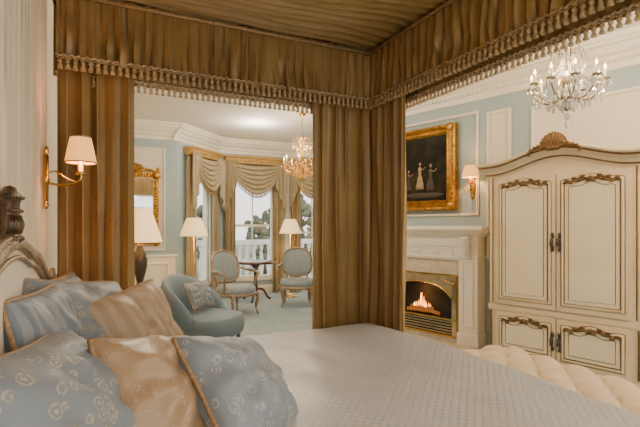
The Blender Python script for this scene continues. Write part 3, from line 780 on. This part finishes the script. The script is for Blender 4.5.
# ------------------------------------------------------------------ painting
pt=thing('framed_painting','oil painting of figures in wide carved gilt frame above mantel','picture',wp('wall_fireplace',1.12,-.035,2.12),WALLS['wall_fireplace'][1])
pw,ph=.50,.52
mb=MB()
prof=[(.0,0.0),(.0,-.03),(.02,-.05),(.035,-.03),(.06,-.025),(.09,-.055),(.11,-.06),(.125,-.04),(.13,0.02)]
vs=[];fs=[]
cor=[(-1,-1),(1,-1),(1,1),(-1,1)]
iw,ih=pw-.12,ph-.12
for (sx,sz) in cor:
    for (o_,y) in prof: vs.append((sx*(iw+o_),y,sz*(ih+o_)))
k=len(prof)
for i in range(4):
    j=(i+1)%4
    for q in range(k-1): fs.append((i*k+q,j*k+q,j*k+q+1,i*k+q+1))
mb.add(vs,fs,0,False)
for e in range(4):
    for i in range(18):
        q=-1+2*(i+.5)/18; a,b=[(q,-1),(1,q),(q,1),(-1,q)][e]
        mb.ell((a*(iw+.1),-.06,b*(ih+.1)),(.018,.010,.018),0,7,5)
for a,b in cor: mb.ell((a*(iw+.08),-.06,b*(ih+.08)),(.055,.02,.055),0,10,6)
mb.obj('gilt_frame',GILT,pt)
mb=MB(); mb.bb(-iw-.01,iw+.01,-.012,.0,-ih-.01,ih+.01,0)
def fig(x,z,h,m):
    mb.lathe([(.17*h,0),(.15*h,.15*h),(.08*h,.42*h),(.045*h,.52*h),(.075*h,.70*h),(.03*h,.76*h)],(x,-.014,z),12,m,sy=.02)
    mb.ell((x+.004,-.016,z+h*.85),(h*.045,.003,h*.065),3,10,8)
    mb.tube([(x,-.015,z+h*.7),(x+h*.14,-.015,z+h*.66),(x+h*.22,-.015,z+h*.74)],h*.016,6,3)
fig(-.02,-.25,.38,1); fig(.14,-.30,.40,2); fig(-.20,-.28,.32,2)
mb.ell((.05,-.013,-.33),(.30,.003,.035),2,14,6)
mb.obj('canvas',[CANVAS,DRESS,DRESS2,SKINP],pt)
# ------------------------------------------------------------------ wall sconce near fireplace
sc=thing('wall_sconce','gilt wall sconce with lit cream shade above the mantel end','lamp',wp('wall_fireplace',1.82,-.001,1.90),WALLS['wall_fireplace'][1])
mb=MB(); mb.ell((0,-.012,-.02),(.035,.014,.14),0,12,10); mb.ell((0,-.02,.12),(.025,.015,.035)); mb.ell((0,-.02,-.16),(.016,.012,.035)); mb.obj('backplate',GILT,sc)
mb=MB(); mb.tube(spline([(0,-.02,-.05),(.03,-.07,-.10),(.05,-.13,-.08),(.045,-.14,-.02)],6),.009,8); mb.lathe([(.01,0),(.032,.014),(.012,.025)],(.045,-.14,-.02),12)
mb.tube(spline([(0,-.02,-.05),(-.05,-.05,-.10),(-.09,-.06,-.05),(-.06,-.05,-.02)],6),.007,8); mb.obj('arm',GILT,sc)
mb=MB(); mb.lathe([(.010,0),(.010,.075)],(.045,-.14,0),10); mb.obj('candle_sleeve',CANDLE,sc)
open_shade('lamp_shade',(.045,-.14,.06),.10,.055,.14,SHADEW,sc)
light('sconce_light',(.045,-.14,.13),7,(1,.55,.22),.02,sc)
# ------------------------------------------------------------------ chandeliers
def chandelier(label,loc,R,H,na,top,glassy):
    r=thing('chandelier',label,'chandelier',loc)
    MT=BRASS if not glassy else mat('chandelier_silver_glass',(.46,.37,.26),(.20,.15,.10),rough=.15,metal=.7,scale=20)
    mb=MB()
    mb.lathe([(.001,0),(.06,-.002),(.055,-.02),(.015,-.04),(.006,-.05)],(0,0,0),16)
    z=-.05
    while z>-top:
        mb.tube([(.006*math.cos(a*pi/4),.0,z-.012+.014*math.sin(a*pi/4)) for a in range(8)],.002,4,closed=True); z-=.022
    mb.lathe([(.006,-top),(.03,-top-.01),(.012,-top-.04),(.028,-top-.09),(.012,-top-.14),(.014,-top-H*.35),(.05,-top-H*.45),(.06,-top-H*.52),(.02,-top-H*.6),(.035,-top-H*.7),(.018,-top-H*.78),(.02,-top-H*.83),(.001,-top-H*.86)],(0,0,0),16)
    for k in range(na):
        a=2*pi*k/na+.2; ca,sa=math.cos(a),math.sin(a)
        mb.tube(spline([(.02*ca,.02*sa,-top-.08),(R*.4*ca,R*.4*sa,-top-.02),(R*.5*ca,R*.5*sa,-top-.14),(R*.35*ca,R*.35*sa,-top-.16)],5),.004,5)
    mb.obj('stem',MT,r)
    zb=-top-H*.60
    cry=MB()
    def drop_(x,y,z,s=1):
        s*=1.35
        cry.lathe([(.0005,0),(.004*s,-.005*s),(.009*s,-.022*s),(.006*s,-.034*s),(.0005,-.042*s)],(x,y,z),5,smooth=False)
    for k in range(na):
        a=2*pi*k/na+.2; ca,sa=math.cos(a),math.sin(a)
        mb=MB(); pts=[(q*ca,q*sa,zz) for q,zz in ((.03,zb),(R*.35,zb-.07),(R*.7,zb-.06),(R,zb+.03),(R,zb+.06))]
        mb.tube(spline(pts,6),.007,6); mb.lathe([(.004,-.01),(.034,.0),(.038,.008),(.012,.012)],(R*ca,R*sa,zb+.06),12)
        arm=mb.obj('arm',MT,r)
        mb=MB(); mb.lathe([(.010,0),(.010,.065)],(R*ca,R*sa,zb+.072),8); mb.obj('candle_sleeve',CANDLE,arm)
        mb=MB(); mb.lathe([(.001,0),(.009,.01),(.011,.02),(.001,.05)],(R*ca,R*sa,zb+.137),8); mb.obj('bulb',BULB,arm)
        for q in range(7):
            b=2*pi*q/7; drop_(R*ca+.036*math.cos(b),R*sa+.036*math.sin(b),zb+.055,.9)
        drop_(R*.5*ca,R*.5*sa,zb-.075,1.2); drop_(R*.5*ca,R*.5*sa,-top-.14,1.0); drop_(R*.75*ca,R*.75*sa,zb-.05,1.0); drop_(R*.25*ca,R*.25*sa,zb-.06,1.0)
        a2=2*pi*(k+1)/na+.2
        for q in range(12):
            t=q/11; x=R*(ca*(1-t)+math.cos(a2)*t); y=R*(sa*(1-t)+math.sin(a2)*t); zz=zb+.05-.09*math.sin(pi*t)
            cry.ell((x,y,zz),(.008,.008,.008),0,5,4)
            if q%4==2: drop_(x,y,zz-.006,.9)
        for q in range(16):
            t=q/15; rr=.03+(R*.95-.03)*t**1.3; zz=(-top-.06)*(1-t)+(zb+.06)*t-.06*math.sin(pi*t)
            cry.ell((rr*ca,rr*sa,zz),(.008,.008,.008),0,5,4)
    for ring,rr,zz in ((12,.07,-top-H*.52),(10,.05,-top-H*.7),(8,.035,-top-.02),(12,.10,-top-H*.60)):
        for q in range(ring): b=2*pi*q/ring; drop_(rr*math.cos(b),rr*math.sin(b),zz-.005,1.4)
    cry.ell((0,0,-top-H*.92),(.026,.026,.03),0,8,6); drop_(0,0,-top-H*.96,1.4)
    o=cry.obj('crystal_drops',CRYST if glassy else CRYSTG,r); o['kind']='stuff'
    light('chandelier_light',(0,0,-top-H*.25),34,(1,.74,.44),.12,r)
    return r
chandelier('silver and crystal chandelier with lit candle bulbs near the armoire',(3.36,2.37,CEILZ),.26,.60,10,.32,True)
chandelier('small gilt crystal chandelier with lit bulbs hanging in the sitting bay',(2.83,6.42,CEILZ),.29,.82,8,.36,False)
# ------------------------------------------------------------------ mirror on back wall
mr=thing('wall_mirror','tall gilt-framed mirror with carved crest above the lamp table','mirror',wp('wall_back',.80,-.03,1.72),0)
mb=MB(); 
W_,H0,H1=.28,-.54,.48
for (a,b,c,d) in ((-W_-.09,W_+.09,H0-.09,H0),(-W_-.09,W_+.09,H1,H1+.09),(-W_-.09,-W_,H0,H1),(W_,W_+.09,H0,H1)): mb.bb(a,b,-.045,.0,c,d)
for z in [H0+.02+k*.05 for k in range(21)]:
    for s in(-1,1): mb.ell((s*(W_+.045),-.047,z),(.034,.022,.020),0,7,5)
for x in [-.30+.05*k for k in range(13)]:
    for z in (H0-.045,H1+.045): mb.ell((x,-.047,z),(.020,.022,.034),0,7,5)
for s in(-1,1):
    for z in (H0-.05,H1+.05): mb.ell((s*(W_+.05),-.05,z),(.07,.03,.07),0,10,6)
for k in range(-4,5): mb.tube([(0,-.03,H1+.07),(math.sin(k*.3)*.16,-.05,H1+.07+math.cos(k*.3)*.17)],[.012,.024],6)
for s in (-1,1): mb.tube(spline([(0,-.03,H1+.08),(s*.14,-.04,H1+.14),(s*.28,-.04,H1+.12),(s*.36,-.04,H1+.04)],5),.022,7); mb.ell((s*.36,-.04,H1+.12),(.03,.02,.07))
mb.obj('gilt_frame',GILT,mr)
mb=MB(); mb.bb(-W_-.01,W_+.01,-.012,0,H0-.01,H1+.01); mb.obj('mirror_glass',MIRR,mr)
# ------------------------------------------------------------------ side table + lamp
TX,TY=.42,5.66
tb=thing('side_table','small dark wooden side table beside the slipper chair','table',(TX,TY,0))
mb=MB(); mb.lathe([(.27,.62),(.285,.63),(.29,.645),(.285,.66),(.001,.66)],(0,0,0),32); mb.lathe([(.25,.56),(.25,.62)],(0,0,0),32); mb.obj('table_top',DARKW,tb)
lg=MB(); lg.tube(spline([(.22,0,.58),(.24,0,.43),(.20,0,.2),(.25,0,0)],6),[.022]*6+[.016]*6+[.014]*7,8); l0=lg.obj('leg',DARKW,tb)
for k in (1,2,3): clone(l0,tb,(0,0,0),k*pi/2)
mb=MB(); mb.lathe([(.001,.2),(.19,.2),(.19,.215),(.001,.215)],(0,0,0),24); mb.obj('lower_shelf',DARKW,tb)
tl=thing('table_lamp','slim dark bronze table lamp with large cream shade','lamp',(TX,TY,.66))
mb=MB(); mb.lathe([(.09,0),(.093,.02),(.05,.04),(.035,.08),(.05,.14),(.080,.26),(.084,.34),(.062,.43),(.030,.49),(.038,.52),(.012,.54),(.010,.76)],(0,0,0),24)
mb.obj('urn_base',URN,tl); open_shade('lamp_shade',(0,0,.55),.25,.12,.40,SHADE,tl)
light('lamp_light',(0,0,.72),14,(1,.66,.32),.04,tl)
# ------------------------------------------------------------------ floor lamps
def floor_lamp(loc,label,h=1.24):
    r=thing('floor_lamp',label,'lamp',loc,group='brass floor lamps')
    mb=MB(); mb.lathe([(.14,0),(.145,.012),(.10,.03),(.03,.045),(.02,.08)],(0,0,0),24); mb.obj('base',BRASS,r)
    mb=MB(); mb.lathe([(.012,.06),(.012,.5),(.022,.53),(.012,.56),(.010,h+.08)],(0,0,0),10); mb.obj('pole',BRASS,r)
    open_shade('lamp_shade',(0,0,h),.22,.11,.29,SHADE,r)
    light('lamp_light',(0,0,h+.1),14,(1,.66,.32),.04,r); return r
floor_lamp((1.33,7.25,0),'brass floor lamp with cream pleated shade behind the slipper chair')
floor_lamp((3.40,8.30,0),'brass floor lamp with cream shade behind an armchair',1.25)
# ------------------------------------------------------------------ slipper chair
ch=thing('slipper_chair','low blue-grey upholstered slipper chair with curved back','chair',(1.05,5.15,0),math.radians(48))
ch.scale=(1.04,1.04,1.0)
mb=MB()
def seatfn(u,v):
    a=2*pi*u; 
    pr=[(.001,.18),(.29,.18),(.345,.20),(.36,.27),(.355,.35),(.335,.40),(.26,.425),(.12,.44),(.001,.445)]
    k=v*8; i=min(7,int(k)); f=k-i; rr=pr[i][0]*(1-f)+pr[i+1][0]*f; z=pr[i][1]*(1-f)+pr[i+1][1]*f
    x=rr*math.cos(a); y=rr*math.sin(a)
    n=(abs(math.cos(a))**3+abs(math.sin(a))**3)**(-1/3)
    return (x*n*1.0,y*n*1.08-.03,z)
mb.sheet(seatfn,36,24); mb.obj('seat',BLUEFAB,ch)
mb=MB()
def backfn(u,v):
    a=math.radians(-12+204*u); q=2*pi*v
    sh=math.sin(pi*u)
    hgt=.42+.42*sh**.75
    R=.345; th=.035+.04*sh
    sn=math.sin(q); z=.28+(hgt-.28)*(.5+.5*sn)
    rr=R+th*math.cos(q)+.20*(z-.35)*sh
    return (rr*math.cos(a),rr*math.sin(a)*.95-.01,z)
mb.sheet(backfn,44,24)
mb.obj('backrest',BLUEFAB,ch)
lg=MB(); lg.tube([(0,0,.20),(0,0,.0)],[.026,.015],8); l0=lg.obj('leg',DARKW,ch); l0.location=(-.24,-.30,0)
for x,y in ((.24,-.30),(-.22,.24),(.22,.24)): clone(l0,ch,(x,y,0))
pillow('small slate-blue cushion resting on the slipper chair',PIL_STR,(1.01,5.17,.62),.42,.32,.13,44,-26,name='cushion',group='chair cushion')
# ------------------------------------------------------------------ armchairs
def bergere(loc,rz,label,sc=1.06):
    r=thing('armchair',label,'chair',loc,rz,'bay armchairs'); r.scale=(sc,sc,1.0)
    mb=MB(); mb.tube([( .27*math.cos(a*pi/12)*(1.1), -.02+.27*math.sin(a*pi/12)*1.0,.33) for a in range(24)],.028,8,closed=True)
    mb.obj('seat_frame',GREYW,r)
    mb=MB()
    mb.lathe([(.001,.33),(.26,.33),(.285,.37),(.285,.42),(.25,.465),(.12,.485),(.001,.49)],(0,-.02,0),28,sx=1.05); mb.obj('seat_cushion',GREYFAB,r)
    def bp(a,rr=1,y=0):
        c,s_=math.cos(a),math.sin(a); n=(abs(c)**3.2+abs(s_)**3.2)**(-1/3.2)
        x=.245*rr*c*n; z=.73+.235*rr*s_*n+.02*(1-(x/.245)**2)*max(0,s_); return (x,.24+.18*(z-.5)+y - .10*(x/.25)**2*.6,z)
    mb=MB(); mb.tube([bp(2*pi*i/40) for i in range(40)],.020,8,closed=True)
    mb.ell(bp(pi/2,1.04,-.01),(.06,.015,.022))
    mb.tube([(-.17,.2,.33),bp(pi*1.28)],.02,7); mb.tube([(.17,.2,.33),bp(-pi*.28)],.02,7); B=mb.obj('back_frame',GREYW,r)
    mb=MB()
    def bf2(sg):
        def fn(u,v):
            a=2*pi*u; rr=v*.96; p=bp(a,rr); return (p[0],p[1]-sg*(.035*math.sqrt(max(0,1-v*v))+.005),p[2])
        return fn
    mb.sheet(bf2(1),32,8); mb.sheet(bf2(-1),32,8); mb.obj('back_cushion',GREYFAB,B)
    for s in (-1,1):
        mb=MB(); mb.tube(spline([(s*.25,.22,.72),(s*.31,.08,.68),(s*.33,-.08,.66),(s*.31,-.17,.64),(s*.29,-.12,.52),(s*.27,-.10,.36)],6),.019,8)
        A=mb.obj('arm',GREYW,r)
        mb=MB(); mb.ell((s*.318,.02,.69),(.028,.11,.022)); mb.obj('arm_pad',GREYFAB,A)
    lg=MB(); lg.tube(spline([(0,0,.34),(.02,-.02,.26),(.0,0,.12),(.02,-.02,.0)],5),[.034]*4+[.024]*6+[.014]*6,8); l0=lg.obj('leg',GREYW,r); l0.location=(.22,-.22,0)
    for x,y,a in ((-.22,-.22,-pi/2),(.2,.2,pi/2),(-.2,.2,pi)): clone(l0,r,(x,y,0),a)
    return r
bergere((1.93,7.02,0),math.radians(24),'grey painted square-back armchair in damask beside the round table')
bergere((3.14,7.36,0),math.radians(-24),'grey painted square-back armchair in damask in front of the window')
rt=thing('round_table','round dark wooden pedestal table between the two armchairs','table',(2.62,8.12,0))
mb=MB(); mb.lathe([(.38,.70),(.41,.715),(.41,.73),(.40,.74),(.001,.74)],(0,0,0),36); mb.obj('table_top',DARKW,rt)
mb=MB(); mb.lathe([(.03,.16),(.06,.22),(.035,.32),(.03,.5),(.05,.62),(.12,.70)],(0,0,0),16); mb.obj('pedestal',DARKW,rt)
lg=MB(); lg.tube(spline([(.03,0,.22),(.15,0,.2),(.24,0,.06),(.3,0,.02)],6),.022,8); l0=lg.obj('leg',DARKW,rt)
for k in (1,2): clone(l0,rt,(0,0,0),k*2*pi/3)
# ------------------------------------------------------------------ lighting
w=bpy.data.worlds.new('World'); bpy.context.scene.world=w; w.use_nodes=True
nt=w.node_tree; bg=nt.nodes['Background']
sky=nt.nodes.new('ShaderNodeTexSky'); sky.sky_type='HOSEK_WILKIE'; sky.turbidity=8; sky.sun_direction=(-.3,-.6,.7); 
mx=mix(nt,.9,sky.outputs[0],(1.0,.96,.91)); nt.links.new(mx,bg.inputs[0]); bg.inputs[1].default_value=2.7
light('fill_light',(3.3,.6,2.95),90,(1,.80,.56),.25)  # this and the next ones: added fill lights without fixtures, brightening the room
light('fill_light',(1.6,4.6,2.95),80,(1,.86,.66),.25)
light('fill_light',(2.4,7.3,2.95),45,(1,.90,.74),.25)
light('fill_light',(.9,-.9,2.6),18,(1,.84,.64),.3)
# ------------------------------------------------------------------ camera
cam=bpy.data.cameras.new('Camera'); co=bpy.data.objects.new('Camera',cam); C.objects.link(co)
cam.sensor_width=36; cam.lens=450/640*36; cam.shift_y=12.5/640; cam.clip_start=.02; cam.clip_end=500
co.location=(0,0,1.4); co.rotation_euler=(pi/2,0,-math.atan(220/450))
bpy.context.scene.camera=co
